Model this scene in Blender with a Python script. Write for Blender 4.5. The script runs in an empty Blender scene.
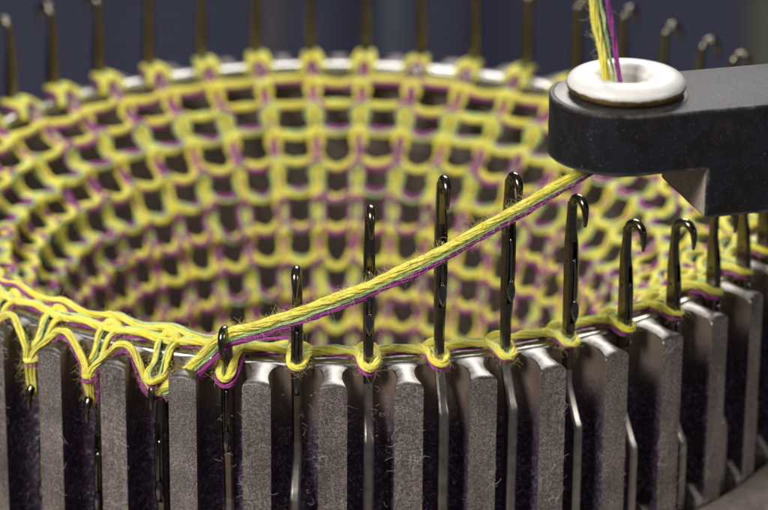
import bpy, bmesh, math, random
from mathutils import Vector, Matrix, noise
random.seed(7)
S = 5.0                      # cylinder radius in scene units (centimetres)
N = 44                       # needles round the cylinder
TH0 = 0.0666                 # azimuth of the needle nearest the lens axis
PITCH = 2 * math.pi / N
sc = bpy.context.scene
C = sc.collection
sin, cos, pi = math.sin, math.cos, math.pi

# ------------------------------------------------------------------ materials
def new_mat(name):
    m = bpy.data.materials.new(name); m.use_nodes = True
    nt = m.node_tree
    return m, nt, nt.nodes['Principled BSDF']

def nd(nt, typ, **kw):
    n = nt.nodes.new(typ)
    for k, v in kw.items():
        if k in n.inputs: n.inputs[k].default_value = v
        else: setattr(n, k, v)
    return n

def ramp(nt, fac, stops):
    r = nt.nodes.new('ShaderNodeValToRGB')
    el = r.color_ramp.elements
    while len(el) < len(stops): el.new(0.5)
    for e, (p, c) in zip(el, stops):
        e.position = p; e.color = (*c, 1) if len(c) == 3 else c
    nt.links.new(fac, r.inputs['Fac'])
    return r

def coords(nt):
    """object coordinates, shifted by the object's own random number so that copies do not share one pattern"""
    tc = nd(nt, 'ShaderNodeTexCoord'); oi = nd(nt, 'ShaderNodeObjectInfo')
    cx = nd(nt, 'ShaderNodeCombineXYZ'); mu = nd(nt, 'ShaderNodeMath', operation='MULTIPLY'); mu.inputs[1].default_value = 60.0
    nt.links.new(oi.outputs['Random'], mu.inputs[0]); nt.links.new(mu.outputs[0], cx.inputs['X']); nt.links.new(mu.outputs[0], cx.inputs['Y'])
    ad = nd(nt, 'ShaderNodeVectorMath', operation='ADD')
    nt.links.new(tc.outputs['Object'], ad.inputs[0]); nt.links.new(cx.outputs[0], ad.inputs[1])
    return ad.outputs[0]

def yarn_mat(name, c1, c2, rough=0.85):
    m, nt, b = new_mat(name)
    co = coords(nt)
    n = nd(nt, 'ShaderNodeTexNoise', Scale=6.0, Detail=4.0)
    nt.links.new(co, n.inputs['Vector'])
    r = ramp(nt, n.outputs['Fac'], [(0.3, c1), (0.7, c2)])
    nt.links.new(r.outputs['Color'], b.inputs['Base Color'])
    b.inputs['Roughness'].default_value = rough
    b.inputs['Sheen Weight'].default_value = 0.15
    b.inputs['Subsurface Weight'].default_value = 0.0
    n2 = nd(nt, 'ShaderNodeTexNoise', Scale=45.0, Detail=3.0)
    nt.links.new(co, n2.inputs['Vector'])
    bp = nd(nt, 'ShaderNodeBump', Strength=0.5, Distance=0.02)
    nt.links.new(n2.outputs['Fac'], bp.inputs['Height'])
    nt.links.new(bp.outputs['Normal'], b.inputs['Normal'])
    return m

YEL = yarn_mat('yellow_yarn', (0.82, 0.71, 0.05), (0.89, 0.85, 0.20))
MINT = yarn_mat('mint_yarn', (0.42, 0.64, 0.27), (0.62, 0.78, 0.38))
PUR = yarn_mat('purple_yarn', (0.24, 0.018, 0.19), (0.42, 0.06, 0.34))

def steel_mat(name, c1, c2, rough, metal=1.0, scale=30, bump=0.15, r_var=0.15):
    m, nt, b = new_mat(name)
    co = coords(nt)
    n = nd(nt, 'ShaderNodeTexNoise', Scale=scale, Detail=5.0, Roughness=0.65)
    nt.links.new(co, n.inputs['Vector'])
    r = ramp(nt, n.outputs['Fac'], [(0.3, c1), (0.72, c2)])
    nt.links.new(r.outputs['Color'], b.inputs['Base Color'])
    b.inputs['Metallic'].default_value = metal
    mr = nd(nt, 'ShaderNodeMapRange')
    mr.inputs['To Min'].default_value = max(0.03, rough - r_var); mr.inputs['To Max'].default_value = rough + r_var
    nt.links.new(n.outputs['Fac'], mr.inputs['Value'])
    nt.links.new(mr.outputs['Result'], b.inputs['Roughness'])
    bp = nd(nt, 'ShaderNodeBump', Strength=bump, Distance=0.01)
    nt.links.new(n.outputs['Fac'], bp.inputs['Height'])
    nt.links.new(bp.outputs['Normal'], b.inputs['Normal'])
    return m

SHANK_LIT = steel_mat('shank_steel_lit', (0.30, 0.275, 0.245), (0.50, 0.46, 0.42), 0.34, scale=9, bump=0.10, r_var=0.12)  # needle steel in a brighter colour, reflected light painted in below the rim
NEEDLE = steel_mat('needle_steel', (0.13, 0.115, 0.088), (0.27, 0.235, 0.175), 0.20, scale=14, bump=0.06, r_var=0.08)
LATCH = steel_mat('latch_steel', (0.16, 0.15, 0.14), (0.34, 0.32, 0.29), 0.14, scale=20, bump=0.05, r_var=0.06)
FINTOP = steel_mat('worn_fin_top', (0.10, 0.092, 0.085), (0.34, 0.32, 0.30), 0.46, scale=16, bump=0.2)
RIVET = steel_mat('rivet_hole_dark', (0.01, 0.01, 0.01), (0.03, 0.026, 0.02), 0.6, metal=0.3)  # near-black colour paints the dark of a pivot hole on the rivet
POLISH = steel_mat('worn_bright_steel', (0.26, 0.25, 0.24), (0.58, 0.56, 0.54), 0.34, scale=14, bump=0.08, r_var=0.10)

def fin_face_mat():
    """dull sintered steel with lint dust caught on it"""
    m, nt, b = new_mat('dusty_fin_steel')
    co = coords(nt)
    n1 = nd(nt, 'ShaderNodeTexNoise', Scale=3.0, Detail=6.0, Roughness=0.7)
    n2 = nd(nt, 'ShaderNodeTexNoise', Scale=52.0, Detail=5.0, Roughness=0.8)
    v = nd(nt, 'ShaderNodeTexVoronoi', Scale=26.0)
    for n in (n1, n2, v): nt.links.new(co, n.inputs['Vector'])
    base = ramp(nt, n2.outputs['Fac'], [(0.36, (0.082, 0.070, 0.063)), (0.50, (0.235, 0.206, 0.188)), (0.63, (0.54, 0.485, 0.45))])
    # lint specks
    n3 = nd(nt, 'ShaderNodeTexNoise', Scale=40.0, Detail=5.0, Roughness=0.8, Distortion=1.5)
    nt.links.new(co, n3.inputs['Vector'])
    sp = ramp(nt, n3.outputs['Fac'], [(0.54, (0, 0, 0)), (0.62, (1, 1, 1))])
    gate = ramp(nt, n1.outputs['Fac'], [(0.42, (0, 0, 0)), (0.62, (1, 1, 1))])
    mp = nd(nt, 'ShaderNodeMapping'); mp.inputs['Scale'].default_value = (30, 30, 1.2)      # drawn scuffs along the fin
    n5 = nd(nt, 'ShaderNodeTexNoise', Scale=1.0, Detail=3.0); nt.links.new(co, mp.inputs['Vector']); nt.links.new(mp.outputs[0], n5.inputs['Vector'])
    n6 = nd(nt, 'ShaderNodeTexNoise', Scale=1.6, Detail=5.0, Roughness=0.6); nt.links.new(co, n6.inputs['Vector'])
    sc5 = ramp(nt, n5.outputs['Fac'], [(0.3, (.84, .84, .84)), (0.7, (1.1, 1.1, 1.1))]); sc6 = ramp(nt, n6.outputs['Fac'], [(0.32, (.62, .60, .60)), (0.68, (1.22, 1.2, 1.18))])
    m5 = nd(nt, 'ShaderNodeMix', data_type='RGBA', blend_type='MULTIPLY'); m6 = nd(nt, 'ShaderNodeMix', data_type='RGBA', blend_type='MULTIPLY')
    m5.inputs['Factor'].default_value = 1; m6.inputs['Factor'].default_value = 1
    nt.links.new(base.outputs['Color'], m5.inputs['A']); nt.links.new(sc5.outputs['Color'], m5.inputs['B'])
    nt.links.new(m5.outputs['Result'], m6.inputs['A']); nt.links.new(sc6.outputs['Color'], m6.inputs['B'])
    mul = nd(nt, 'ShaderNodeMath', operation='MULTIPLY')
    nt.links.new(sp.outputs['Color'], mul.inputs[0]); nt.links.new(gate.outputs['Color'], mul.inputs[1])
    lc = ramp(nt, v.outputs['Color'], [(0.2, (0.55, 0.50, 0.50)), (0.5, (0.50, 0.34, 0.44)), (0.8, (0.62, 0.58, 0.42))])
    mix = nd(nt, 'ShaderNodeMix', data_type='RGBA')
    nt.links.new(mul.outputs[0], mix.inputs['Factor'])
    nt.links.new(m6.outputs['Result'], mix.inputs['A']); nt.links.new(lc.outputs['Color'], mix.inputs['B'])
    nt.links.new(mix.outputs['Result'], b.inputs['Base Color'])
    inv = nd(nt, 'ShaderNodeMath', operation='MULTIPLY_ADD')
    nt.links.new(mul.outputs[0], inv.inputs[0]); inv.inputs[1].default_value = -0.6; inv.inputs[2].default_value = 0.6
    nt.links.new(inv.outputs[0], b.inputs['Metallic'])
    b.inputs['Roughness'].default_value = 0.55
    bp = nd(nt, 'ShaderNodeBump', Strength=0.55, Distance=0.012)
    nt.links.new(n2.outputs['Fac'], bp.inputs['Height'])
    nt.links.new(bp.outputs['Normal'], b.inputs['Normal'])
    return m
FACE = fin_face_mat()

def slot_mat():
    """oily dark steel in the slots, furred with violet lint"""
    m, nt, b = new_mat('linty_slot_steel')
    co = coords(nt)
    n1 = nd(nt, 'ShaderNodeTexNoise', Scale=2.5, Detail=4.0)
    n2 = nd(nt, 'ShaderNodeTexNoise', Scale=11.0, Detail=8.0, Roughness=0.8, Distortion=2.5)
    n3 = nd(nt, 'ShaderNodeTexNoise', Scale=9.0, Detail=2.0)
    for n in (n1, n2, n3): nt.links.new(co, n.inputs['Vector'])
    steel = ramp(nt, n1.outputs['Fac'], [(0.3, (0.17, 0.125, 0.095)), (0.7, (0.30, 0.225, 0.175))])
    lint = ramp(nt, n3.outputs['Fac'], [(0.35, (0.22, 0.12, 0.26)), (0.5, (0.46, 0.44, 0.58)), (0.65, (0.42, 0.14, 0.32))])
    sp = ramp(nt, n2.outputs['Fac'], [(0.50, (0, 0, 0)), (0.62, (1, 1, 1))])
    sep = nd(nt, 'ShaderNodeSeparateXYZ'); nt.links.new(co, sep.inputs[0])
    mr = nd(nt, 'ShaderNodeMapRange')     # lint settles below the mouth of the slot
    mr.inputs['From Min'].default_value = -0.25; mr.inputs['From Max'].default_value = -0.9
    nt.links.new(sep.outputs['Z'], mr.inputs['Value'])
    mul = nd(nt, 'ShaderNodeMath', operation='MULTIPLY')
    nt.links.new(sp.outputs['Color'], mul.inputs[0]); nt.links.new(mr.outputs['Result'], mul.inputs[1])
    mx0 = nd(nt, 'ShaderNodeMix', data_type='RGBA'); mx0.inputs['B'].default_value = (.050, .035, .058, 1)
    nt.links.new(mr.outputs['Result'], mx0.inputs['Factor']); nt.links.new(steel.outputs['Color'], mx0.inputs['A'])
    mix = nd(nt, 'ShaderNodeMix', data_type='RGBA')
    nt.links.new(mul.outputs[0], mix.inputs['Factor'])
    nt.links.new(mx0.outputs['Result'], mix.inputs['A']); nt.links.new(lint.outputs['Color'], mix.inputs['B'])
    nt.links.new(mix.outputs['Result'], b.inputs['Base Color'])
    b.inputs['Metallic'].default_value = 0.35
    b.inputs['Roughness'].default_value = 0.5
    bp = nd(nt, 'ShaderNodeBump', Strength=0.5, Distance=0.02)
    nt.links.new(n2.outputs['Fac'], bp.inputs['Height'])
    nt.links.new(bp.outputs['Normal'], b.inputs['Normal'])
    return m
SLOT = slot_mat()
BORE = steel_mat('cylinder_bore', (0.10, 0.078, 0.065), (0.20, 0.16, 0.135), 0.6, metal=0.2, scale=5)

def arm_mat(name, c1, c2, rough, metal, blue=1.0, spec=.24):
    m, nt, b = new_mat(name)
    co = coords(nt)
    n1 = nd(nt, 'ShaderNodeTexNoise', Scale=2.2 if blue else 26.0, Detail=6.0, Roughness=0.6)
    mp = nd(nt, 'ShaderNodeMapping'); mp.inputs['Scale'].default_value = (30, 30, 160)
    n2 = nd(nt, 'ShaderNodeTexNoise', Scale=1.0, Detail=3.0)
    n3 = nd(nt, 'ShaderNodeTexNoise', Scale=80.0, Detail=2.0, Roughness=0.5)
    n4 = nd(nt, 'ShaderNodeTexNoise', Scale=70.0, Detail=3.0, Roughness=0.6)
    nt.links.new(co, mp.inputs['Vector']); nt.links.new(mp.outputs[0], n2.inputs['Vector'])
    for n in (n1, n3, n4): nt.links.new(co, n.inputs['Vector'])
    base = ramp(nt, n1.outputs['Fac'], [(0.32, c1), (0.46, (c2[0] * (1 - .35 * blue), c2[1] * (1 - .18 * blue), c2[2] * (1 + .12 * blue))), (0.55, (c1[0] * 1.3, c1[1] * 1.2, c1[2])), (0.7, c2)])
    dust = ramp(nt, n3.outputs['Fac'], [(0.69, (0, 0, 0)), (0.78, (1, 1, 1))])
    mix = nd(nt, 'ShaderNodeMix', data_type='RGBA'); mix.inputs['B'].default_value = (0.45, 0.42, 0.40, 1)
    # bare metal rubbed along the corners
    bv = nd(nt, 'ShaderNodeBevel', Radius=.055); bv.samples = 6
    ge = nd(nt, 'ShaderNodeNewGeometry'); dt = nd(nt, 'ShaderNodeVectorMath', operation='DOT_PRODUCT')
    nt.links.new(bv.outputs[0], dt.inputs[0]); nt.links.new(ge.outputs['Normal'], dt.inputs[1])
    er = ramp(nt, dt.outputs['Value'], [(0.90, (1, 1, 1)), (0.995, (0, 0, 0))])
    n7 = nd(nt, 'ShaderNodeTexNoise', Scale=5.0, Detail=6.0, Roughness=0.75); nt.links.new(co, n7.inputs['Vector'])
    e7 = ramp(nt, n7.outputs['Fac'], [(0.40, (0.05, 0.05, 0.05)), (0.62, (1, 1, 1))])
    em = nd(nt, 'ShaderNodeMath', operation='MULTIPLY'); nt.links.new(er.outputs['Color'], em.inputs[0]); nt.links.new(e7.outputs['Color'], em.inputs[1])
    ew = nd(nt, 'ShaderNodeMix', data_type='RGBA'); ew.inputs['B'].default_value = (0.24, 0.215, 0.19, 1)
    nt.links.new(em.outputs[0], ew.inputs['Factor']); nt.links.new(base.outputs['Color'], ew.inputs['A'])
    nt.links.new(dust.outputs['Color'], mix.inputs['Factor']); nt.links.new(ew.outputs['Result'], mix.inputs['A'])
    nt.links.new(mix.outputs['Result'], b.inputs['Base Color'])
    b.inputs['Metallic'].default_value = metal; b.inputs['Specular IOR Level'].default_value = spec
    ad = nd(nt, 'ShaderNodeMapRange'); ad.inputs['To Min'].default_value = rough - 0.1; ad.inputs['To Max'].default_value = rough + 0.15
    nt.links.new(n4.outputs['Fac'], ad.inputs['Value']); nt.links.new(ad.outputs['Result'], b.inputs['Roughness'])
    b1 = nd(nt, 'ShaderNodeBump', Strength=0.12 if blue else 0.02, Distance=0.02); nt.links.new(n2.outputs['Fac'], b1.inputs['Height'])
    b2 = nd(nt, 'ShaderNodeBump', Strength=0.25, Distance=0.01); nt.links.new(n4.outputs['Fac'], b2.inputs['Height'])
    nt.links.new(b1.outputs['Normal'], b2.inputs['Normal']); nt.links.new(b2.outputs['Normal'], b.inputs['Normal'])
    return m
ARM = arm_mat('blued_steel', (0.010, 0.0098, 0.0115), (0.026, 0.023, 0.0215), 0.48, 0.06, 1.0, .15)
FOOT_LIT = arm_mat('arm_steel_lit_end', (0.24, 0.205, 0.175), (0.46, 0.40, 0.345), 0.66, 0.0, 0.0)  # paler copy of the arm steel, side light painted into the foot end

SPOT = steel_mat('turned_spot_face', (0.06, 0.057, 0.055), (0.18, 0.17, 0.16), 0.45, metal=0.8, scale=16, bump=0.1)
def ceramic_mat():
    m, nt, b = new_mat('glazed_ceramic')
    co = coords(nt)
    n1 = nd(nt, 'ShaderNodeTexNoise', Scale=7.0, Detail=5.0, Roughness=0.7)
    nt.links.new(co, n1.inputs['Vector'])
    r = ramp(nt, n1.outputs['Fac'], [(0.25, (0.72, 0.70, 0.65)), (0.6, (0.80, 0.785, 0.75))])
    nt.links.new(r.outputs['Color'], b.inputs['Base Color'])
    b.inputs['Roughness'].default_value = 0.38
    b.inputs['Coat Weight'].default_value = 0.25
    b.inputs['Subsurface Weight'].default_value = 0.15
    b.inputs['Subsurface Radius'].default_value = (.3, .28, .25)
    return m
CERAMIC = ceramic_mat()
GRIME = steel_mat('oily_brown_grime', (0.035, 0.022, 0.006), (0.16, 0.10, 0.025), 0.45, metal=0.0, scale=9, bump=0.6)
BRASS = steel_mat('brass_lip', (0.30, 0.20, 0.09), (0.5, 0.36, 0.18), 0.35, scale=10)
RINGM = steel_mat('cam_ring_steel', (0.17, 0.14, 0.12), (0.30, 0.25, 0.225), 0.6, metal=0.3, scale=9, bump=0.3)

def plain(name, c, rough=0.9):
    m, nt, b = new_mat(name)
    co = coords(nt)
    n1 = nd(nt, 'ShaderNodeTexNoise', Scale=0.05, Detail=2.0)
    nt.links.new(co, n1.inputs['Vector'])
    r = ramp(nt, n1.outputs['Fac'], [(0.3, tuple(x * 0.9 for x in c)), (0.7, tuple(x * 1.1 for x in c))])
    nt.links.new(r.outputs['Color'], b.inputs['Base Color'])
    b.inputs['Roughness'].default_value = rough
    return m
BACK = plain('slate_blue_backdrop', (0.128, 0.133, 0.215))
POST = plain('olive_grey_post', (0.16, 0.16, 0.13))
POST2 = plain('dim_brown_post', (0.155, 0.14, 0.165))
POST3 = plain('dim_slate_post', (0.145, 0.165, 0.215))
def hair_mat(name, c):
    """single loose fibres let light through"""
    m, nt, b = new_mat(name)
    n1 = nd(nt, 'ShaderNodeTexNoise', Scale=3.0, Detail=2.0); nt.links.new(coords(nt), n1.inputs['Vector'])
    r = ramp(nt, n1.outputs['Fac'], [(0.3, tuple(x * .9 for x in c)), (0.7, c)])
    nt.links.new(r.outputs['Color'], b.inputs['Base Color']); b.inputs['Roughness'].default_value = .6
    tr = nd(nt, 'ShaderNodeBsdfTranslucent'); nt.links.new(r.outputs['Color'], tr.inputs['Color'])
    mx = nd(nt, 'ShaderNodeMixShader'); mx.inputs[0].default_value = .5
    nt.links.new(b.outputs[0], mx.inputs[1]); nt.links.new(tr.outputs[0], mx.inputs[2])
    nt.links.new(mx.outputs[0], nt.nodes['Material Output'].inputs['Surface'])
    return m
YHAIR = hair_mat('yellow_fibre', (.96, .90, .38)); MHAIR = hair_mat('mint_fibre', (.72, .92, .58)); PHAIR = hair_mat('purple_fibre', (.62, .20, .52))  # lighter than the yarn itself, the hairs' highlights painted into the colour
LINT = plain('pale_lint', (0.62, 0.56, 0.52), 0.8)
LINTP = plain('violet_lint', (0.30, 0.12, 0.26), 0.8)

# ------------------------------------------------------------------ mesh helpers
class MB:
    def __init__(self): self.v = []; self.f = []; self.m = []
    def grid(self, rings, closed_ring=True, closed_path=False, cap=True, mat=0):
        """rings: list of equally long point lists"""
        n = len(rings[0]); o = len(self.v)
        for r in rings: self.v.extend(r)
        k = len(rings)
        for i in range(k if closed_path else k - 1):
            a = o + i * n; b = o + ((i + 1) % k) * n
            for j in range(n if closed_ring else n - 1):
                j2 = (j + 1) % n
                self.f.append((a + j, a + j2, b + j2, b + j)); self.m.append(mat)
        if cap and closed_ring and not closed_path:
            self.f.append(tuple(o + j for j in reversed(range(n)))); self.m.append(mat)
            self.f.append(tuple(o + (k - 1) * n + j for j in range(n))); self.m.append(mat)
    def build(self, name, mats, parent=None, smooth=True, sharp=None, scale=S):
        me = bpy.data.meshes.new(name)
        me.from_pydata([(p[0] * scale, p[1] * scale, p[2] * scale) for p in self.v], [], self.f)
        if not isinstance(mats, (list, tuple)): mats = [mats]
        for m in mats: me.materials.append(m)
        if len(mats) > 1: me.polygons.foreach_set('material_index', self.m)
        bm = bmesh.new(); bm.from_mesh(me); bmesh.ops.recalc_face_normals(bm, faces=bm.faces); bm.to_mesh(me); bm.free()
        if smooth: me.polygons.foreach_set('use_smooth', [True] * len(me.polygons))
        if smooth and sharp: me.set_sharp_from_angle(angle=math.radians(sharp))
        me.update()
        o = bpy.data.objects.new(name, me); C.objects.link(o)
        if parent: o.parent = parent
        return o

def tag(o, label=None, cat=None, group=None, kind=None):
    if label: o['label'] = label
    if cat: o['category'] = cat
    if group: o['group'] = group
    if kind: o['kind'] = kind
    return o
def empty(name, loc=(0, 0, 0), rz=0):
    o = bpy.data.objects.new(name, None); C.objects.link(o)
    o.location = loc; o.rotation_euler = (0, 0, rz); o.empty_display_size = 0.2
    return o

def pol(r, th, z): return Vector((r * sin(th), -r * cos(th), z))
def smooth_path(pts, step=0.004, closed=False):
    """Catmull-Rom through pts, resampled"""
    P = [Vector(p) for p in pts]; n = len(P); out = []
    rng = range(n if closed else n - 1)
    for i in rng:
        p1, p2 = P[i], P[(i + 1) % n]
        p0 = P[i - 1] if (closed or i > 0) else p1 * 2 - p2
        p3 = P[(i + 2) % n] if (closed or i + 2 < n) else p2 * 2 - p1
        k = max(2, int((p2 - p1).length / step))
        for j in range(k):
            t = j / k
            out.append(0.5 * ((2 * p1) + (p2 - p0) * t + (2 * p0 - 5 * p1 + 4 * p2 - p3) * t * t + (3 * p1 - p0 - 3 * p2 + p3) * t ** 3))
    if not closed: out.append(P[-1])
    return out
def frames(path, closed=False, up=Vector((0, 0, 1))):
    n = len(path); T = []
    for i in range(n):
        a = path[i - 1] if (i > 0 or closed) else path[0]
        b = path[(i + 1) % n] if (i < n - 1 or closed) else path[-1]
        d = b - a
        T.append(d.normalized() if d.length > 1e-9 else (T[-1] if T else Vector((1, 0, 0))))
    u = (up - T[0] * up.dot(T[0]))
    if u.length < 1e-4: u = Vector((1, 0, 0)) - T[0] * T[0].x
    u.normalize(); U = [u]
    for i in range(1, n):
        u = U[-1] - T[i] * U[-1].dot(T[i]); u.normalize(); U.append(u)
    V = [T[i].cross(U[i]) for i in range(n)]
    return T, U, V
def tube(mb, path, rad, seg=8, closed=False, mat=0, cap=True):
    T, U, V = frames(path, closed)
    rings = []
    for i, p in enumerate(path):
        r = rad(i / (len(path) - 1)) if callable(rad) else rad
        rings.append([p + (U[i] * cos(a) + V[i] * sin(a)) * r for a in [2 * pi * j / seg for j in range(seg)]])
    mb.grid(rings, True, closed, cap, mat)

FIXED = [False]
def ply(mb, path, R, n, off=0.0, phase=0.0, twist=0.0, ftwist=60.0, seg=5, mat=0, seed=0, flat_up=None, fr=0.42, taper=None):
    """one coloured yarn end: n fibre strands twisted together, riding at `off` from the path and turning by `twist` rad per unit"""
    T, U, V = frames(path, False, flat_up or Vector((0, 0, 1)))
    if FIXED[0]:             # keep the upper side of the yarn up all the way round the loop
        for i, p in enumerate(path):
            ref = Vector((p.x * .35, p.y * .35, 1)).normalized()
            u = ref - T[i] * ref.dot(T[i])
            if u.length > .05: U[i] = u.normalized(); V[i] = T[i].cross(U[i])
    rnd = random.Random(seed)
    fib = []
    for i in range(n):
        fib.append((R * (1 - fr) * math.sqrt((i + 0.35) / n), i * 2.39996 + rnd.random(), R * fr * rnd.uniform(0.8, 1.2), rnd.uniform(0, 50), ftwist * rnd.uniform(0.9, 1.1)))
    rings = [[] for _ in fib]; s = 0
    for k, p in enumerate(path):
        if k: s += (p - path[k - 1]).length
        a = phase + twist * s + 0.5 * noise.noise((s * 6, seed, 1.7))
        c = p + (U[k] * cos(a) + V[k] * sin(a)) * off
        tp = taper(k / (len(path) - 1)) if taper else 1.0
        for i, (ro, ph, fr_, sd, tw) in enumerate(fib):
            b = ph + tw * s + 0.8 * noise.noise((s * 22, sd, 0.3))
            rr = tp * ro * (1 + 0.30 * noise.noise((s * 40, sd, 5.1)))
            q = c + (U[k] * cos(b) + V[k] * sin(b)) * rr
            w = tp * fr_ * (1 + 0.25 * noise.noise((s * 60, sd, 9.0)))
            rings[i].append([q + (U[k] * cos(x) + V[k] * sin(x)) * w for x in [2 * pi * j / seg for j in range(seg)]])
    for r in rings: mb.grid(r, True, False, True, mat)

def fuzz(name, path_list, count, length, parent, mat, rad=0.00022, lift=0.014, seed=1, outfn=None):
    """loose fibres standing off the yarn, as one bevelled curve"""
    rnd = random.Random(seed)
    cu = bpy.data.curves.new(name, 'CURVE'); cu.dimensions = '3D'; cu.bevel_depth = rad * S; cu.bevel_resolution = 0
    for i in range(count):
        path = path_list[rnd.randrange(len(path_list))]
        j = rnd.randrange(1, len(path) - 1)
        t = (path[j + 1] - path[j - 1]).normalized()
        d = Vector((rnd.gauss(0, 1), rnd.gauss(0, 1), rnd.gauss(0, 1))); d -= t * d.dot(t); d.normalize()
        p = path[j] + d * lift * 0.6
        v = (d * rnd.uniform(0.2, 1.0) + t * rnd.uniform(-1.4, 1.4)).normalized()
        L = length * (0.28 + 1.5 * rnd.random() ** 2.2); m = 9; pts = []
        curl = Vector((rnd.gauss(0, 1), rnd.gauss(0, 1), rnd.gauss(0, 1)))
        for k in range(m):
            pts.append(p.copy())
            v = (v + v.cross(curl) * 0.16 + Vector((rnd.gauss(0, .16), rnd.gauss(0, .16), rnd.gauss(0, .16)))).normalized()
            p = p + v * L / m
        sp = cu.splines.new('POLY'); sp.points.add(m - 1)
        for k, q in enumerate(pts):
            sp.points[k].co = (q.x * S, q.y * S, q.z * S, 1); sp.points[k].radius = 1.0 - 0.5 * k / m
    cu.materials.append(mat)
    o = bpy.data.objects.new(name, cu); C.objects.link(o)
    if parent: o.parent = parent
    return o

# ------------------------------------------------------------------ needle cylinder
cyl = tag(empty('needle_cylinder'), 'round slotted steel cylinder with worn bright rim and upright lint covered fins', 'cylinder')
def lathe(mb, prof, seg=176, mat=0, a0=0, a1=2 * pi):
    full = abs(a1 - a0 - 2 * pi) < 1e-6
    rings = [[pol(r, a0 + (a1 - a0) * i / seg, z) for r, z in prof] for i in range(seg if full else seg + 1)]
    o = len(mb.v); mb.grid(rings, False, full, False, mat)
    return mb
RI, RO = 0.957, 1.0
mb = MB()
lathe(mb, [(RI, -1.25), (RI, -0.02)])
mb.build('bore', BORE, cyl)
mb = MB()
lathe(mb, [(RI - .0005, -0.022), (RI - .0005, -0.008), (RI + 0.002, -0.0025), (RI + 0.007, 0), (RO - 0.007, 0), (RO - 0.002, -0.0025), (RO, -0.009), (RO, -0.012)])
mb.build('rim', POLISH, cyl)
mb = MB()
lathe(mb, [(RO, -0.012), (RO, -1.25)])
mb.build('slot_wall', SLOT, cyl)

def make_fin():
    """one upright fin in its own frame: x tangential, y inward; neck, flared nose, crowned top"""
    st = [(0.9985, .0400), (1.004, .0300), (1.012, .0236), (1.022, .0200), (1.036, .0178), (1.050, .0180), (1.064, .0205), (1.076, .0240), (1.0835, .0264), (1.0865, .0270)]
    def top(r): 
        z = -0.002 - 0.10 * max(0, r - 1.01)
        if r > 1.079: z -= (r - 1.079) ** 2 * 70
        return z
    across = [-1, -.93, -.5, 0, .5, .93, 1]
    body = MB()
    lv = []
    for r, w in st:
        z = top(r)
        row = []
        for a in across:
            cr = 0.0055 * (a * a) + (0.0022 if abs(a) == 1 else 0)
            row.append(Vector((a * w * 1.09, -r, z - cr)))
        lv.append(row)
    body.grid(lv, False, False, False, 1)
    bot = -1.25
    for s_, idx in ((-1, 0), (1, 6)):
        rows = []
        for row, (r, w) in zip(lv, st):
            p = row[idx]
            rows.append([p, Vector((p.x, p.y, p.z - 0.03)), Vector((p.x, p.y, -0.4)), Vector((p.x, p.y, bot))])
        body.grid(rows, False, False, False, 2)
    p = lv[-1]
    body.grid([p, [Vector((q.x, q.y, -0.1)) for q in p], [Vector((q.x, q.y, -0.45)) for q in p], [Vector((q.x, q.y, bot)) for q in p]], False, False, False, 0)
    return body
fin0 = make_fin().build('fin', [FACE, FINTOP, SLOT], cyl, True, 40)
fins = []
rf = random.Random(3)
for i in range(N):
    f = fin0 if i == 0 else fin0.copy()
    if i: C.objects.link(f); f.parent = cyl
    f.rotation_euler = (0, 0, TH0 + (i + 0.5) * PITCH)
    f.location = (0, 0, rf.uniform(-.006, .006))

def stop_mesh():
    mb = MB()
    rings = [[Vector((x, -r, z)) for x, r in ((-w_, 1.03), (w_, 1.03), (w_, r1), (-w_, r1))] for z, r1, w_ in ((-.60, 1.088, .021), (-.436, 1.088, .021), (-.425, 1.082, .018), (-.400, 1.060, .016))]
    mb.grid(rings)
    return mb
st0 = None
for k in range(3, 11):
    if st0 is None: st0 = stop_mesh().build('slot_stop', FACE, cyl, False); o = st0
    else: o = st0.copy(); C.objects.link(o); o.parent = cyl
    o.rotation_euler = (0, 0, TH0 + (k + .28) * PITCH)

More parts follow.
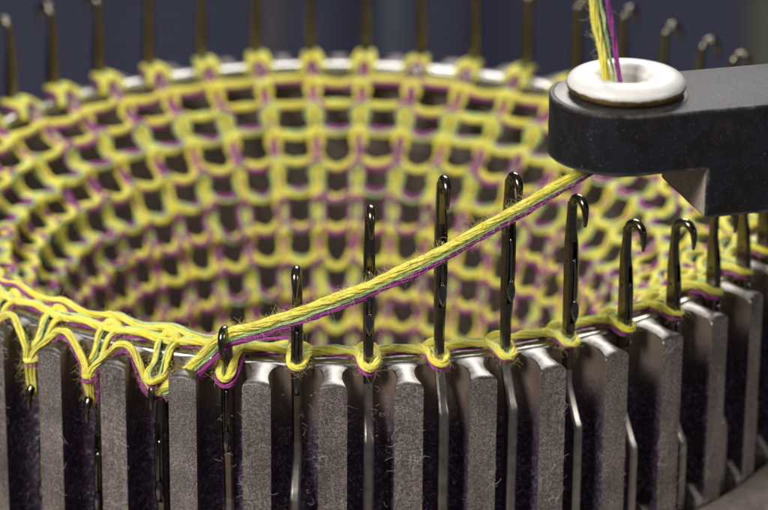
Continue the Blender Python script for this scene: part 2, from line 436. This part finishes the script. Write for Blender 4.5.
# ------------------------------------------------------------------ needles
def needle_parts(root):
    """latch needle in its own frame: y = -radius outward, z = 0 at the top of the hook"""
    rc = 1.0145
    # stem sections: z, centre radius, radial width, thickness, groove depth
    secs = [(-.022, rc, .0155, .0150, 0), (-.05, rc - .001, .0160, .0160, 0), (-.085, rc - .0025, .0190, .0170, 0), (-.108, rc - .001, .0245, .0182, 0), (-.112, rc - .0006, .0255, .0186, .010),
            (-.16, rc + .0018, .030, .019, .013), (-.215, rc + .0022, .0300, .019, .013), (-.255, rc + .0005, .0265, .0188, .012), (-.285, rc - .001, .024, .018, .010), (-.289, rc - .001, .0235, .018, 0),
            (-.33, rc - .003, .0195, .0165, 0), (-.395, rc - .003, .018, .0155, 0), (-.425, rc - .001, .018, .0155, 0), (-.492, rc + .030, .022, .0165, 0), (-.503, rc + .0355, .026, .017, 0), (-.515, rc + .037, .029, .017, 0), (-1.45, rc + .037, .029, .017, 0)]
    mb = MB(); rings = []
    for z, c, w, t, g in secs:
        ro, ri, h, ch, gw = c + w / 2, c - w / 2, t / 2, min(t, w) * .22, .0042
        P = [(gw, ro), (h - ch, ro), (h, ro - ch), (h, ri + ch), (h - ch, ri), (-h + ch, ri), (-h, ri + ch), (-h, ro - ch), (-h + ch, ro), (-gw, ro), (-gw, ro - g - .0002), (gw, ro - g - .0002)]
        rings.append([Vector((x * 1.22, -r, z)) for x, r in P])
    mb.grid(rings[:12])
    mb.build('stem', NEEDLE, root, True, 35)
    mb = MB(); mb.grid(rings[11:]); mb.build('shank', SHANK_LIT, root, True, 35)
    # hook
    path = [Vector((0, -rc, -.045)), Vector((0, -rc, -.03))]
    br = .0245
    for i in range(15):
        a = pi * i / 14
        path.append(Vector((0, -(rc + br - br * cos(a)), -.0085 - br + br * sin(a) * 1.0)))
    e = path[-1]
    path += [e + Vector((0, -.0012, -.010)), e + Vector((0, -.0012, -.020)), e + Vector((0, -.0002, -.029))]
    path = smooth_path(path, .003)
    mb = MB(); tube(mb, path, lambda t: .0094 if t < .60 else .0094 - (.0062) * ((t - .60) / .40) ** 1.3, 12)
    mb.build('hook', NEEDLE, root)
    # latch hanging open along the stem
    y0 = rc + .0150
    lp = [Vector((0, -(y0 - .004), -.145)), Vector((0, -(y0 + .001), -.165)), Vector((0, -(y0 + .0035), -.20)), Vector((0, -(y0 + .005), -.235))]
    mb = MB(); lp = smooth_path(lp, .006)
    tube(mb, lp, lambda t: .0036 - .0005 * t, 8)
    rings = []
    for i in range(11):
        t = i / 10; w = .0015 + .0085 * sin(pi * min(1, t * 1.0)) ** .8 * (1 - .2 * t); d = .0018 + .0035 * sin(pi * t)
        zz = -.232 - .050 * t; yy = y0 + .0045 + .003 * t
        rings.append([Vector((w * cos(a), -(yy + d * sin(a)), zz)) for a in [2 * pi * j / 10 for j in range(10)]])
    mb.grid(rings)
    mb.build('latch', LATCH, root)
    mb = MB()
    rings = [[Vector((x, -(rc + .0015 + .0034 * cos(a)), -.150 + .0034 * sin(a))) for a in [2 * pi * j / 12 for j in range(12)]] for x in (-.0122, .0122)]
    mb.grid(rings); mb.build('rivet', RIVET, root, False)
NEEDLE_Z = {-6: -.135, -5: -.114, -4: -.103, -3: -.046, -2: .090, -1: .226, 0: .359, 1: .414, 2: .408, 3: .337, 4: .253, 5: .221, 6: .212, 7: .212, 8: .215, 9: .22, 10: .225}
FRONT_LABEL = {
 -6: 'sunken steel needle at the very left edge with its hook buried under the zigzag yarn',
 -5: 'sunken steel needle holding the first long yellow loop below the fin tops',
 -4: 'lowest needle, its hook drawing two parallel yarn legs down between the fins',
 -3: 'sunken needle under the V where the slanting feed yarn ends',
 -2: 'low needle whose hook has just caught the slanting feed yarn at the rim',
 -1: 'short raised needle standing closest above the caught yarn, hook just over the strand',
 0: 'dark steel needle at mid height with hook well above the slanting yarn',
 1: 'tall dark needle with the yarn slanting across its middle',
 2: 'tallest reaching needle with the yarn crossing close under its hook',
 3: 'needle with large open hook standing under the start of the yarn below the carrier',
 4: 'shorter bronze sided needle with round open hook, just outside the carrier foot',
 5: 'bronze sided needle whose open hook stands right beside the carrier foot corner',
 6: 'needle with its hook hidden behind the corner of the carrier foot',
 7: 'needle with dark rivet hole showing below the underside of the carrier foot',
 8: 'stubby looking needle seen under the carrier foot close to the right edge',
}
BACK_LABEL = {
 13: 'blurred back needle with its hook just above the carrier arm, closest to the olive post',
 14: 'blurred back needle second from the olive post, hook just above the carrier arm',
 15: 'second blurred back needle to the right of the yarn hanging above the eyelet',
 16: 'first blurred back needle to the right of the yarn hanging above the eyelet',
 17: 'blurred back needle directly to the left of the yarn hanging above the eyelet',
 18: 'blurred back needle third to the right of the slate post, cut by the top edge',
 19: 'blurred back needle second to the right of the slate post, cut by the top edge',
 20: 'blurred back needle first to the right of the slate post, cut by the top edge',
 21: 'blurred back needle directly at the left side of the slate post',
 22: 'blurred back needle between the brown post and the slate post',
 23: 'blurred back needle at the left edge of the brown post, cut by the top edge',
 24: 'back needle second to the left of the brown post, cut by the top edge',
 25: 'back needle third to the left of the brown post, cut by the top edge',
 26: 'blurred back needle whose bright hook touches the top edge of the photo',
 27: 'blurred back needle with its whole shiny hook showing just under the top edge',
 28: 'blurred back needle nearest the left edge with a low shiny hook',
}
n0 = None
def copy_tree(root):
    c = root.copy(); C.objects.link(c)
    for ch in list(root.children):
        d = ch.copy(); C.objects.link(d); d.parent = c
    return c
rn = random.Random(11)
NEEDLES = list(range(-6, 9)) + list(range(13, 29))
ZT = {}
for k in range(-9, N - 9):
    ZT[k] = NEEDLE_Z.get(k, -.13 if k < -6 else .232 + rn.uniform(-.006, .006))
for k in NEEDLES:
    if n0 is None:
        n0 = empty('latch_needle'); needle_parts(n0); o = n0
    else: o = copy_tree(n0)
    o.location = (0, 0, ZT[k] * S); o.rotation_euler = (rn.uniform(-.003, .003), rn.uniform(-.003, .003), TH0 + k * PITCH)
    tag(o, FRONT_LABEL.get(k) or BACK_LABEL.get(k), 'latch needle', 'latch needles standing in the slots of the cylinder')

# ------------------------------------------------------------------ knitted tube
fab = empty('knitted_tube')
tag(fab, 'open knitted tube of yellow, mint and purple yarn hanging inside the needle ring', 'knitted tube')
prof = [(0.952, 0.016)]
s_step = .01; NS = 150; phis = []
for i in range(NS):
    s = i * s_step
    KN = ((0, 46), (.05, 58), (.15, 56), (.30, 38), (.50, 15), (.7, 7), (2, 4))
    for (sa, pa_), (sb, pb_) in zip(KN, KN[1:]):
        if sa <= s <= sb: phi = math.radians(pa_ + (pb_ - pa_) * (s - sa) / (sb - sa)); break
    phis.append(phi)
    r, z = prof[-1]; prof.append((max(.28, r - sin(phi) * s_step), z - cos(phi) * s_step))
def fabpos(s, th, d):
    x = max(0, min(NS - 1.001, s / s_step)); i = int(x); f = x - i
    r = prof[i][0] * (1 - f) + prof[i + 1][0] * f; z = prof[i][1] * (1 - f) + prof[i + 1][1] * f
    if s < 0: r += -s * .6; z += -s * .3
    return pol(r - d * cos(phis[i]), th, z + d * sin(phis[i]))
courses = []
s = 0.028
def cspace(j): return .080 + .004 * min(1, j / 4)
for j in range(13):
    courses.append(s); s += cspace(j)
fy = [MB(), MB(), MB()]
rt = random.Random(5)
# one stitch seen from the purl side: narrow head over the wale, two legs, long flat sinker run to the next wale
HALF = [(0, 1), (.075, .93), (.118, .62), (.086, .05), (.098, -.40), (.170, -.70), (.32, -.90), (.5, -1.0)]
FULL = [(-x, y) for x, y in reversed(HALF[1:])] + HALF
FULL = FULL[7:] + [(1 - x, y) for x, y in reversed(HALF[:-1])]
STITCH = [(p.x, p.y) for p in smooth_path([(x * 1.0, y * .5, 0) for x, y in FULL], .085)][:-1]
STITCH = [(x, y * 2) for x, y in STITCH]
for j, s0 in enumerate(courses):
    c = cspace(j)
    h = c * .55
    tight = []; path = []; face = []; base = (.2, -.3, -2.7, 0, -2.4, 1.8, .1, 2.2, -.2, 2.0, 2.3, 2.1, 1.9)[j % 13]
    ph = rt.uniform(0, 1)
    for i in range(N):
        jx = rt.uniform(-.05, .05); jh = rt.uniform(.86, 1.14); js = rt.uniform(-.007, .007)
        for x, y in STITCH:
            t = x
            d = .022 * (y * y) - .017 - (.004 if y > .3 else 0); face.append(abs(y))
            y = h * y * jh + js * sin(pi * t)
            tight.append( max(0, 1 - abs(y / h) * 1.3))
            path.append(fabpos(s0 - y, TH0 + (i + x + jx * sin(pi * t) ** 2) * PITCH, d))
    T, U, V = frames(path, True)
    # plies riding round one another
    n = len(path); turns = rt.choice([13, 15, 17, 19]); p0 = rt.uniform(0, 6.28)
    for b, (R, off, da) in enumerate(((.0094, .0034, 0), (.0034, .0098, 2.9), (.0058, .0102, -2.4))):
        rings = []
        for k in range(n):
            cyc = k / n
            a = base + da + 2.2 * (1 - face[k]) + 2.1 * noise.noise((cos(2 * pi * cyc) * 5, sin(2 * pi * cyc) * 5, j * 3.1)) + .8 * noise.noise((cos(2 * pi * cyc) * 40, sin(2 * pi * cyc) * 40, j * 3.1))
            # twist measured against the radial direction so that the frame does not drift
            p = path[k]; inw = Vector((-p.x, -p.y, .6 * math.hypot(p.x, p.y) if j < 4 else 0)).normalized(); inw = (inw - T[k] * inw.dot(T[k])).normalized(); sd = T[k].cross(inw)
            ctr = p + (inw * cos(a) + sd * sin(a)) * off * (1 - .42 * tight[k])
            w = R * (1 - (.58, .15, .10)[b] * tight[k]) * (1 + .16 * noise.noise((k * .9, j, b)))
            rings.append([ctr + (inw * cos(x) + sd * sin(x)) * w for x in [2 * pi * e / 6 for e in range(6)]])
        fy[b].grid(rings, True, True, False)
for b, (nm, m, lb) in enumerate((('knit_yarn', YEL, 'thick yellow yarn of the knitted tube'), ('knit_yarn', MINT, 'thin mint green yarn of the knitted tube'), ('knit_yarn', PUR, 'thin purple yarn of the knitted tube'))):
    tag(fy[b].build(nm, m, fab), lb)

# loops held at the needles, over the rim
def bundle(mb, path, seed, scale=1.0, nf=(9, 4, 5), phase=0.0, twist=0.0, ft=42.0, up=None):
    ply(mb, path, .0118 * scale, nf[0], .0045 * scale, phase, twist, ft, 5, 0, seed, up)
    ply(mb, path, .0052 * scale, nf[1], .0125 * scale, phase + 5.2, twist, ft * 1.4, 5, 1, seed + 1, up)
    ply(mb, path, .0066 * scale, nf[2], .0135 * scale, phase + 2.9, twist, ft * 1.4, 5, 2, seed + 2, up)
fuzz_paths = []
rl = random.Random(21)
def P(k, s, r, z):      # point near needle k: s = tangential offset, r radius, z height
    th = TH0 + k * PITCH
    return Vector((r * sin(th) + s * cos(th), -r * cos(th) + s * sin(th), z))
for k in range(-9, N - 9):
    front = -6 <= k <= 9
    zt = ZT[k]; mb = MB()
    if k <= -3 and k >= -9:
        fz = -.040 if k == -3 else -.058      # old loop drawn down over the outside of the fin tops
        pts = [P(k, -.032, .945, -.014), P(k, -.022, .962, .005), P(k, -.0155, .992, .006), P(k, -.012, 1.016, fz * .5), P(k, -.017, 1.044, fz * .95), P(k, 0, 1.066, fz - .005),
               P(k, .017, 1.044, fz * .95), P(k, .012, 1.016, fz * .5), P(k, .0155, .992, .006), P(k, .022, .962, .005), P(k, .032, .945, -.014)]
    elif k == -2:
        pts = [P(k, -.030, .945, -.014), P(k, -.024, .965, .010), P(k, -.019, 1.0, .009), P(k, -.0175, 1.024, -.006), P(k, -.012, 1.038, -.024), P(k, 0, 1.044, -.031),
               P(k, .012, 1.038, -.024), P(k, .0175, 1.024, -.006), P(k, .019, 1.0, .009), P(k, .024, .965, .010), P(k, .030, .945, -.014)]
    else:
        zo = rl.uniform(-.003, .004); q = 1
        lift = 0 if front else .004
        hf = []
        for a_, r_, z_ in ((.030, .944, -.012), (.025, .958, .009), (.0175, .990, .012 + zo + lift), (.0155, 1.010, .009 + zo + lift), (.0110, 1.026, .004 + zo + lift * .6)): hf.append((a_ * q, r_, z_))
        pts = [P(k, -a_, r_, z_) for a_, r_, z_ in hf] + [P(k, 0, 1.0325, .002 + zo + lift * .5)] + [P(k, a_, r_, z_) for a_, r_, z_ in reversed(hf)]
    path = smooth_path(pts, .0045 if front else .008)
    # yellow on top, purple underneath
    FIXED[0] = True
    bundle(mb, path, 100 + k * 7, (.80 if k > -3 else .58) * rl.uniform(.88, 1.1), (10, 4, 6) if front else (5, 2, 3), rl.uniform(-.35, .35), rl.uniform(-1.5, 1.5))
    FIXED[0] = False
    o = mb.build('edge_loop', [YEL, MINT, PUR], fab)
    if front: fuzz_paths.append(path)
# strands running along the inside of the rim between the loops
for lay in range(1):
    mb = MB(); path = []
    for i in range(22 * 14):
        a = i / 14 - 9.5
        w = cos(2 * pi * (a))
        if lay == 0: path.append(pol(.966 + .006 * w, TH0 + a * PITCH, .009 + .002 * (1 - w) * .5 + .003 * noise.noise((a * 1.7, 2, 3))))
        else: path.append(pol(.938 - .010 * w, TH0 + (a + .1) * PITCH, -.002 + .012 * noise.noise((a * .9, 7, 3))))
    FIXED[0] = True; bundle(mb, path, 900 + lay * 50, .85, (9, 3, 5), 0.1, 0.0, 34); FIXED[0] = False
    mb.build('edge_strand', [YEL, MINT, PUR], fab)
    fuzz_paths.append(path)
# thick twisted chain along the inside of the rim where the new course is being laid
mb = MB(); path = []
for i in range(10 * 14 + 1):
    a = -11.2 + i / 14
    end = max(0, 1 - (i / 140)) ** .5
    path.append(pol(.940 + .008 * sin(2 * pi * a), TH0 + a * PITCH, .018 + .010 * end + .006 * sin(2 * pi * a + 1.2)))
bundle(mb, path, 1500, .72, (10, 4, 6), 0.4, 4.5, 30)
mb.build('edge_strand', [YEL, MINT, PUR], fab); fuzz_paths.append(path)
for c_, m_, lb_ in ((5500, YHAIR, 'loose yellow fuzz on the knitted loops'), (900, MHAIR, 'loose green fuzz on the knitted loops'), (900, PHAIR, 'loose purple fuzz on the knitted loops')):
    tag(fuzz('fuzz', fuzz_paths, c_, .022, fab, m_, seed=4 + c_, lift=.019), lb_, kind='stuff')

# ------------------------------------------------------------------ yarn carrier
car = tag(empty('yarn_carrier', (0.55 * S, -1.13 * S, 0.5066 * S), math.radians(15.5)), 'black steel yarn carrier arm with rounded end and stepped foot over the needles', 'yarn carrier')
# local frame: x along the arm, y away from the lens, z = 0 at the underside of the bar
def arm_mesh():
    bm = bmesh.new()
    R = .1385; yf = -.1385; yb = .099; H = .122; L = 1.25
    out = []
    a0 = math.asin(yb / R)
    for i in range(41):
        a = math.radians(270) - (math.radians(270) - (pi - a0)) * i / 40     # front tangent round the nose to the back flank
        out.append((R * cos(a), R * sin(a)))
    out += [(L, yb), (L, yf)]
    vs = [bm.verts.new((x * S, y * S, 0)) for x, y in out]
    f = bm.faces.new(vs)
    r = bmesh.ops.extrude_face_region(bm, geom=[f])
    bmesh.ops.translate(bm, verts=[v for v in r['geom'] if isinstance(v, bmesh.types.BMVert)], vec=(0, 0, H * S))
    bmesh.ops.recalc_face_normals(bm, faces=bm.faces)
    def tmp(b):
        me = bpy.data.meshes.new('tmp'); b.to_mesh(me); b.free()
        o = bpy.data.objects.new('tmp', me); C.objects.link(o); return o
    bar = tmp(bm)
    bm = bmesh.new(); bmesh.ops.create_cube(bm, size=1)
    x0, x1, z0, z1 = .130, L, -.100, .06
    for v in bm.verts:
        v.co = Vector(((x0 + x1) / 2 + v.co.x * (x1 - x0), (yf + yb) / 2 + v.co.y * (yb - yf), (z0 + z1) / 2 + v.co.z * (z1 - z0))) * S
    foot = tmp(bm)
    md = bar.modifiers.new('join', 'BOOLEAN'); md.operation = 'UNION'; md.solver = 'EXACT'; md.object = foot
    dg = bpy.context.evaluated_depsgraph_get(); dg.update()
    me = bpy.data.meshes.new_from_object(bar.evaluated_get(dg))
    bpy.data.objects.remove(bar); bpy.data.objects.remove(foot)
    bm = bmesh.new(); bm.from_mesh(me)
    bmesh.ops.remove_doubles(bm, verts=bm.verts, dist=1e-4)
    bmesh.ops.dissolve_limit(bm, angle_limit=math.radians(.5), verts=bm.verts, edges=bm.edges)
    for f in bm.faces: f.material_index = 1 if (f.normal.x < -.95 and f.calc_center_median().z < 0) else 0  # foot end gets the paler material with its light painted in
    ed = [e for e in bm.edges if len(e.link_faces) == 2 and e.calc_face_angle(0) > math.radians(50)]
    bmesh.ops.bevel(bm, geom=ed, offset=.0045 * S, segments=3, affect='EDGES', profile=.6)
    me = bpy.data.meshes.new('arm_bar'); bm.to_mesh(me); bm.free()
    me.polygons.foreach_set('use_smooth', [True] * len(me.polygons)); me.set_sharp_from_angle(angle=math.radians(35))
    me.materials.append(ARM); me.materials.append(FOOT_LIT)
    return me
o = bpy.data.objects.new('arm_bar', arm_mesh()); C.objects.link(o); o.parent = car
mb = MB(); mb.grid([[Vector((r * cos(2 * pi * i / 96), r * sin(2 * pi * i / 96), z)) for r, z in ((.06, .1228), (.1285, .1228), (.1298, .1222), (.1300, .1205))] for i in range(96)], False, True, False)
mb.build('spot_face', SPOT, car)
ey = empty('eyelet', (0.012 * S, 0.004 * S, .122 * S)); ey.parent = car
def lathe_local(prof, seg=72, closed=True):
    mb = MB()
    rings = [[Vector((r * cos(2 * pi * i / seg), r * sin(2 * pi * i / seg), z)) for r, z in prof] for i in range(seg)]
    mb.grid(rings, closed, True, False)
    return mb
# ceramic ring with a funnel throat
pr = []
for i in range(26):
    a = -math.radians(62) + (math.radians(62) + pi + .25) * i / 25
    pr.append((.0780 + .0370 * cos(a), .0205 + .0198 * sin(a)))
pr += [(.0395, .006), (.037, -.012), (.036, -.03), (.038, -.1225), (.042, -.130), (.050, -.130), (.056, -.124), (.056, -.05), (.085, .002)]
o = lathe_local(pr).build('ring', CERAMIC, ey); tag(o, 'glazed white ceramic ring')
pg = [(.099, .0006), (.1065, .003), (.1115, .007), (.1142, .0105), (.1154, .0135), (.1160, .0165), (.1158, .0185), (.112, .018), (.100, .008)]
mbg = MB(); rg = random.Random(8); seg = 144; rings = []
for i in range(seg):
    a = 2 * pi * i / seg; row = []
    for q, (r, z) in enumerate(pg):
        up = .0016 * noise.noise((cos(a) * 5, sin(a) * 5, 1)) + .0022 * noise.noise((cos(a) * 19, sin(a) * 19, 4)) if q in (4, 5, 6, 7) else 0
        row.append(Vector((r * cos(a), r * sin(a), z + up)))
    rings.append(row)
mbg.grid(rings, True, True, False)
tag(mbg.build('dirt_line', GRIME, ey), 'brown oily grime round the foot of the ring')
o = lathe_local([(.052, -.1215), (.118, -.1215), (.121, -.125), (.114, -.134), (.052, -.134)]).build('lip', BRASS, ey)

# ------------------------------------------------------------------ the yarn being fed
yarn = tag(empty('feed_yarn'), 'three coloured yarn running down through the eyelet and slanting across the needles into the knitting', 'yarn')
plies = [MB(), MB(), MB()]; ply_paths = [[], [], []]
def strand3(path, seed, seps, nf=(16, 7, 9), twist=(0, 0, 0), up=None, radii=(.0132, .0054, .0074), bulge=0, taper=None):
    """seps: for each ply (up, side) offsets at start and end of the path"""
    n = len(path)
    T, U, V = frames(path, False, up or Vector((0, 0, 1)))
    for b in range(3):
        (u0, v0), (u1, v1) = seps[b]
        q = []
        for i, p in enumerate(path):
            t = i / (n - 1)
            nz = .0022 * noise.noise((t * 9, seed, b * 3.3)); nz2 = .0018 * noise.noise((t * 8, seed + 5, b * 3.3))
            g = 1 + bulge * sin(pi * min(1, t * 1.06)) ** .8
            q.append(p + U[i] * ((u0 + (u1 - u0) * t) * g + nz) + V[i] * (v0 + (v1 - v0) * t + nz2))
        ply_paths[b].append(q)
        ply(plies[b], q, radii[b], nf[b], 0, 0, 0, (15, 40, 30)[b], 5, 0, seed + b * 31, up, .22, taper)
# above the eyelet
ctr = Vector((0.5555, -1.1295, 0))
A = [Vector((0.474, -1.115, .98)), Vector((0.492, -1.118, .86)), Vector((0.511, -1.125, .76)), Vector((.525, -1.131, .69)), Vector((.535, -1.134, .645)), Vector((.537, -1.136, .60)), Vector((.537, -1.137, .50))]
pa = smooth_path(A, .004)
strand3(pa, 3, [((0, -.013), (0, -.008)), ((.002, .004), (.004, .003)), ((0, .021), (0, .011))], up=Vector((0, 1, 0)), radii=(.0092, .0042, .0058))
# slanting run to the hook of the caught needle
hk = P(-2, 0.0, 1.0395, ZT[-2] - .030)
B0 = Vector((.537, -1.140, .502))
B = [B0]
for i in range(1, 10):
    t = i / 10
    p = B0.lerp(hk, t); p.z -= .037 * sin(pi * t ** 1.15); p.y -= .006 * sin(pi * t)
    B.append(p)
B.append(hk)
end3 = P(-3, 0.002, 1.043, ZT[-3] - .030)
B += [hk.lerp(end3, .3) + Vector((0, -.006, -.006)), hk.lerp(end3, .7) + Vector((0, -.012, -.012)), end3 + Vector((.012, -.004, .004))]
pb = smooth_path(B, .004)
strand3(pb, 9, [((.004, 0), (.0080, .001)), ((-.003, -.003), (-.0045, -.004)), ((-.0075, .000), (-.0148, -.002))], nf=(44, 12, 18), radii=(.0106, .0043, .0066), bulge=.12, taper=lambda t: .78 + .22 * min(1, t * 2.2))
# zigzag over the fins to the sunken needles
zz = [end3 + Vector((.012, -.004, .004)), end3 + Vector((0, -.008, -.004))]
for k in (-3, -4, -5, -6, -7, -8, -9):
    if k != -3:
        hz = ZT[k] - .030; fz = -.052
        zz += [P(k, .018, 1.050, fz + .012), P(k, .0115, 1.056, fz - .010), P(k, .0085, 1.046, hz + .014), P(k, 0, 1.0390, hz + .001), P(k, -.0085, 1.046, hz + .014), P(k, -.0115, 1.056, fz - .010), P(k, -.018, 1.050, fz + .012)]
    else:
        zz += [P(k, -.016, 1.052, ZT[k] - .018)]
    zz += [P(k - .5, .024, 1.040, -.004), P(k - .5, 0.006, 1.034, .0085), P(k - .5, -.012, 1.036, .007), P(k - .5, -.024, 1.041, -.006)]
pz = smooth_path(zz, .0042)
strand3(pz, 15, [((.0055, .001), (.0055, .001)), ((-.001, .0055), (-.001, .0055)), ((-.0080, .001), (-.0080, .001))], nf=(16, 5, 8), radii=(.0081, .0036, .0052))
for b, (m, lb, nm) in enumerate(((YEL, 'thick yellow end of the yarn', 'yarn_end'), (MINT, 'thin mint green end of the yarn', 'yarn_end'), (PUR, 'thin purple end of the yarn', 'yarn_end'))):
    tag(plies[b].build(nm, m, yarn), lb)
for b_, (c_, m_, lb_) in enumerate(((6500, YHAIR, 'loose yellow fuzz on the feed yarn'), (1300, MHAIR, 'loose green fuzz on the feed yarn'), (1100, PHAIR, 'loose purple fuzz on the feed yarn'))):
    tag(fuzz('fuzz', [ply_paths[b_][0]] + [ply_paths[b_][1]] * 7 + [ply_paths[b_][2]] * 4, c_, .021, yarn, m_, lift=(.013, .006, .008)[b_], seed=12 + c_), lb_, kind='stuff')

# ------------------------------------------------------------------ lint on the fins
def lint(name, count, mat, seed, label):
    rnd = random.Random(seed)
    cu = bpy.data.curves.new(name, 'CURVE'); cu.dimensions = '3D'; cu.bevel_depth = .00019 * S; cu.bevel_resolution = 0
    for i in range(count):
        if i % 9 == 0:
            k0 = rnd.randint(-7, 8) + .5; z0 = -.03 - rnd.random() ** .8 * .36; t0_ = rnd.uniform(-.027, .027); tight_ = rnd.choice([.012, .03, .06])
        k = k0; on_face = (i // 9) % 5 < 3
        z = z0 + rnd.gauss(0, tight_)
        z = min(z, -.022)
        if on_face: base = P(k, max(-.026, min(.026, t0_ + rnd.gauss(0, tight_ * .6))), 1.0885, z)
        else: base = P(k + .5, rnd.uniform(-.042, .042), rnd.uniform(1.02, 1.05), z - .03)
        m = 9; p = base.copy(); pts = []
        L = rnd.uniform(.006, .04) if on_face else rnd.uniform(.006, .025)
        th = TH0 + k * PITCH; nrm = Vector((sin(th), -cos(th), 0)); tg = Vector((cos(th), sin(th), 0))
        a = rnd.uniform(0, 6.28); da = rnd.gauss(0, .35)
        for q in range(m):
            pts.append(p + nrm * rnd.uniform(0, .0025))
            a += da + rnd.gauss(0, .25)
            p = p + (tg * cos(a) + Vector((0, 0, 1)) * sin(a)) * L / m
        sp = cu.splines.new('POLY'); sp.points.add(m - 1)
        for q, x in enumerate(pts): sp.points[q].co = (x.x * S, x.y * S, x.z * S, 1)
    cu.materials.append(mat)
    o = bpy.data.objects.new(name, cu); C.objects.link(o)
    return tag(o, label, 'lint', kind='stuff')
lint('lint', 900, LINT, 33, 'pale curled fibres of lint clinging to the fins and slots')
lint('lint', 420, LINTP, 32, 'violet specks of yarn lint caught on the fins and slots')

# ------------------------------------------------------------------ ring below the fins
mb = MB()
lathe(mb, [(1.092, -.60), (1.092, -.448), (1.096, -.441), (1.104, -.438), (1.62, -.438), (1.63, -.444), (1.63, -.60)])
tag(mb.build('cam_ring', RINGM, None, True, 40), 'dull brown steel ring round the foot of the fins at the lower right corner', 'ring')

# ------------------------------------------------------------------ background
mb = MB()
w = []
for i in range(33):
    a = -1.25 + 2.5 * i / 32
    w.append([Vector((14 * sin(a), -3 + 14 * cos(a), z)) for z in (-14, -10, -6, 0, 6)])
mb.grid(w, False, False, False)
tag(mb.build('backdrop', BACK, None), 'plain dark slate blue backdrop far behind the machine', 'backdrop', kind='structure')
def post(x, y, wd, mat, label):
    mb = MB(); rr = [[Vector((x + wd / 2 * cos(a), y + wd / 2 * sin(a), z)) for a in [2 * pi * j / 24 for j in range(24)]] for z in (-20, -19.9, 5.9, 6)]
    mb.grid(rr)
    tag(mb.build('post', mat, None, True, 40), label, 'post', 'out of focus posts behind the machine')
post(2.19, 8.0, .42, POST, 'olive grey blurred upright post at the right behind the carrier arm')
post(-.34, 9.0, .18, POST2, 'faint brown blurred upright post behind the back needles')
post(.29, 9.0, .15, POST3, 'faint slate blurred upright post behind the back needles')

# ------------------------------------------------------------------ light
def area(name, loc, target, size, power, col, sy=None):
    l = bpy.data.lights.new(name, 'AREA'); l.energy = power; l.color = col; l.shape = 'RECTANGLE'; l.size = size * S; l.size_y = (sy or size) * S
    o = bpy.data.objects.new(name, l); C.objects.link(o); o.location = Vector(loc) * S
    d = (Vector(target) - Vector(loc)); o.rotation_euler = d.to_track_quat('-Z', 'Y').to_euler()
    return o
area('key_softbox', (-3.6, -4.6, 4.6), (0, -.3, 0), 2.2, 8200, (1.0, .97, .92))
area('back_softbox', (.8, 5.2, 4.4), (0, 0, 0), 3.2, 6200, (1.0, .97, .94), 1.6)
area('fill_softbox', (5.5, -3.0, 3.0), (0, 0, 0), 2.5, 1800, (1.0, .97, .93))
w = bpy.data.worlds.new('World'); sc.world = w; w.use_nodes = True
w.node_tree.nodes['Background'].inputs['Color'].default_value = (.70, .71, .76, 1)
w.node_tree.nodes['Background'].inputs['Strength'].default_value = .075

# ------------------------------------------------------------------ camera
fw = Vector((0.0148, 0.9305, -0.3659)).normalized(); rt_ = Vector((0.9999, -0.0126, 0.0085)).normalized(); up_ = rt_.cross(fw).normalized(); rt_ = fw.cross(up_)
cd = bpy.data.cameras.new('camera'); co_ = bpy.data.objects.new('camera', cd); C.objects.link(co_)
M = Matrix((rt_, up_, -fw)).transposed().to_4x4(); M.translation = Vector((0, -7.0974, 2.6367)) * S
co_.matrix_world = M
cd.sensor_width = 36; cd.lens = 3255.718 / 768 * 36; cd.clip_start = .5; cd.clip_end = 1000
cd.dof.use_dof = True; cd.dof.focus_distance = 6.53 * S; cd.dof.aperture_fstop = .32
sc.camera = co_
sc.view_settings.view_transform = 'Standard'; sc.view_settings.look = 'None'; sc.view_settings.exposure = 0.72; sc.view_settings.gamma = 1
sc.cycles.use_denoising = True
sc.render.resolution_x = 1024; sc.render.resolution_y = 680
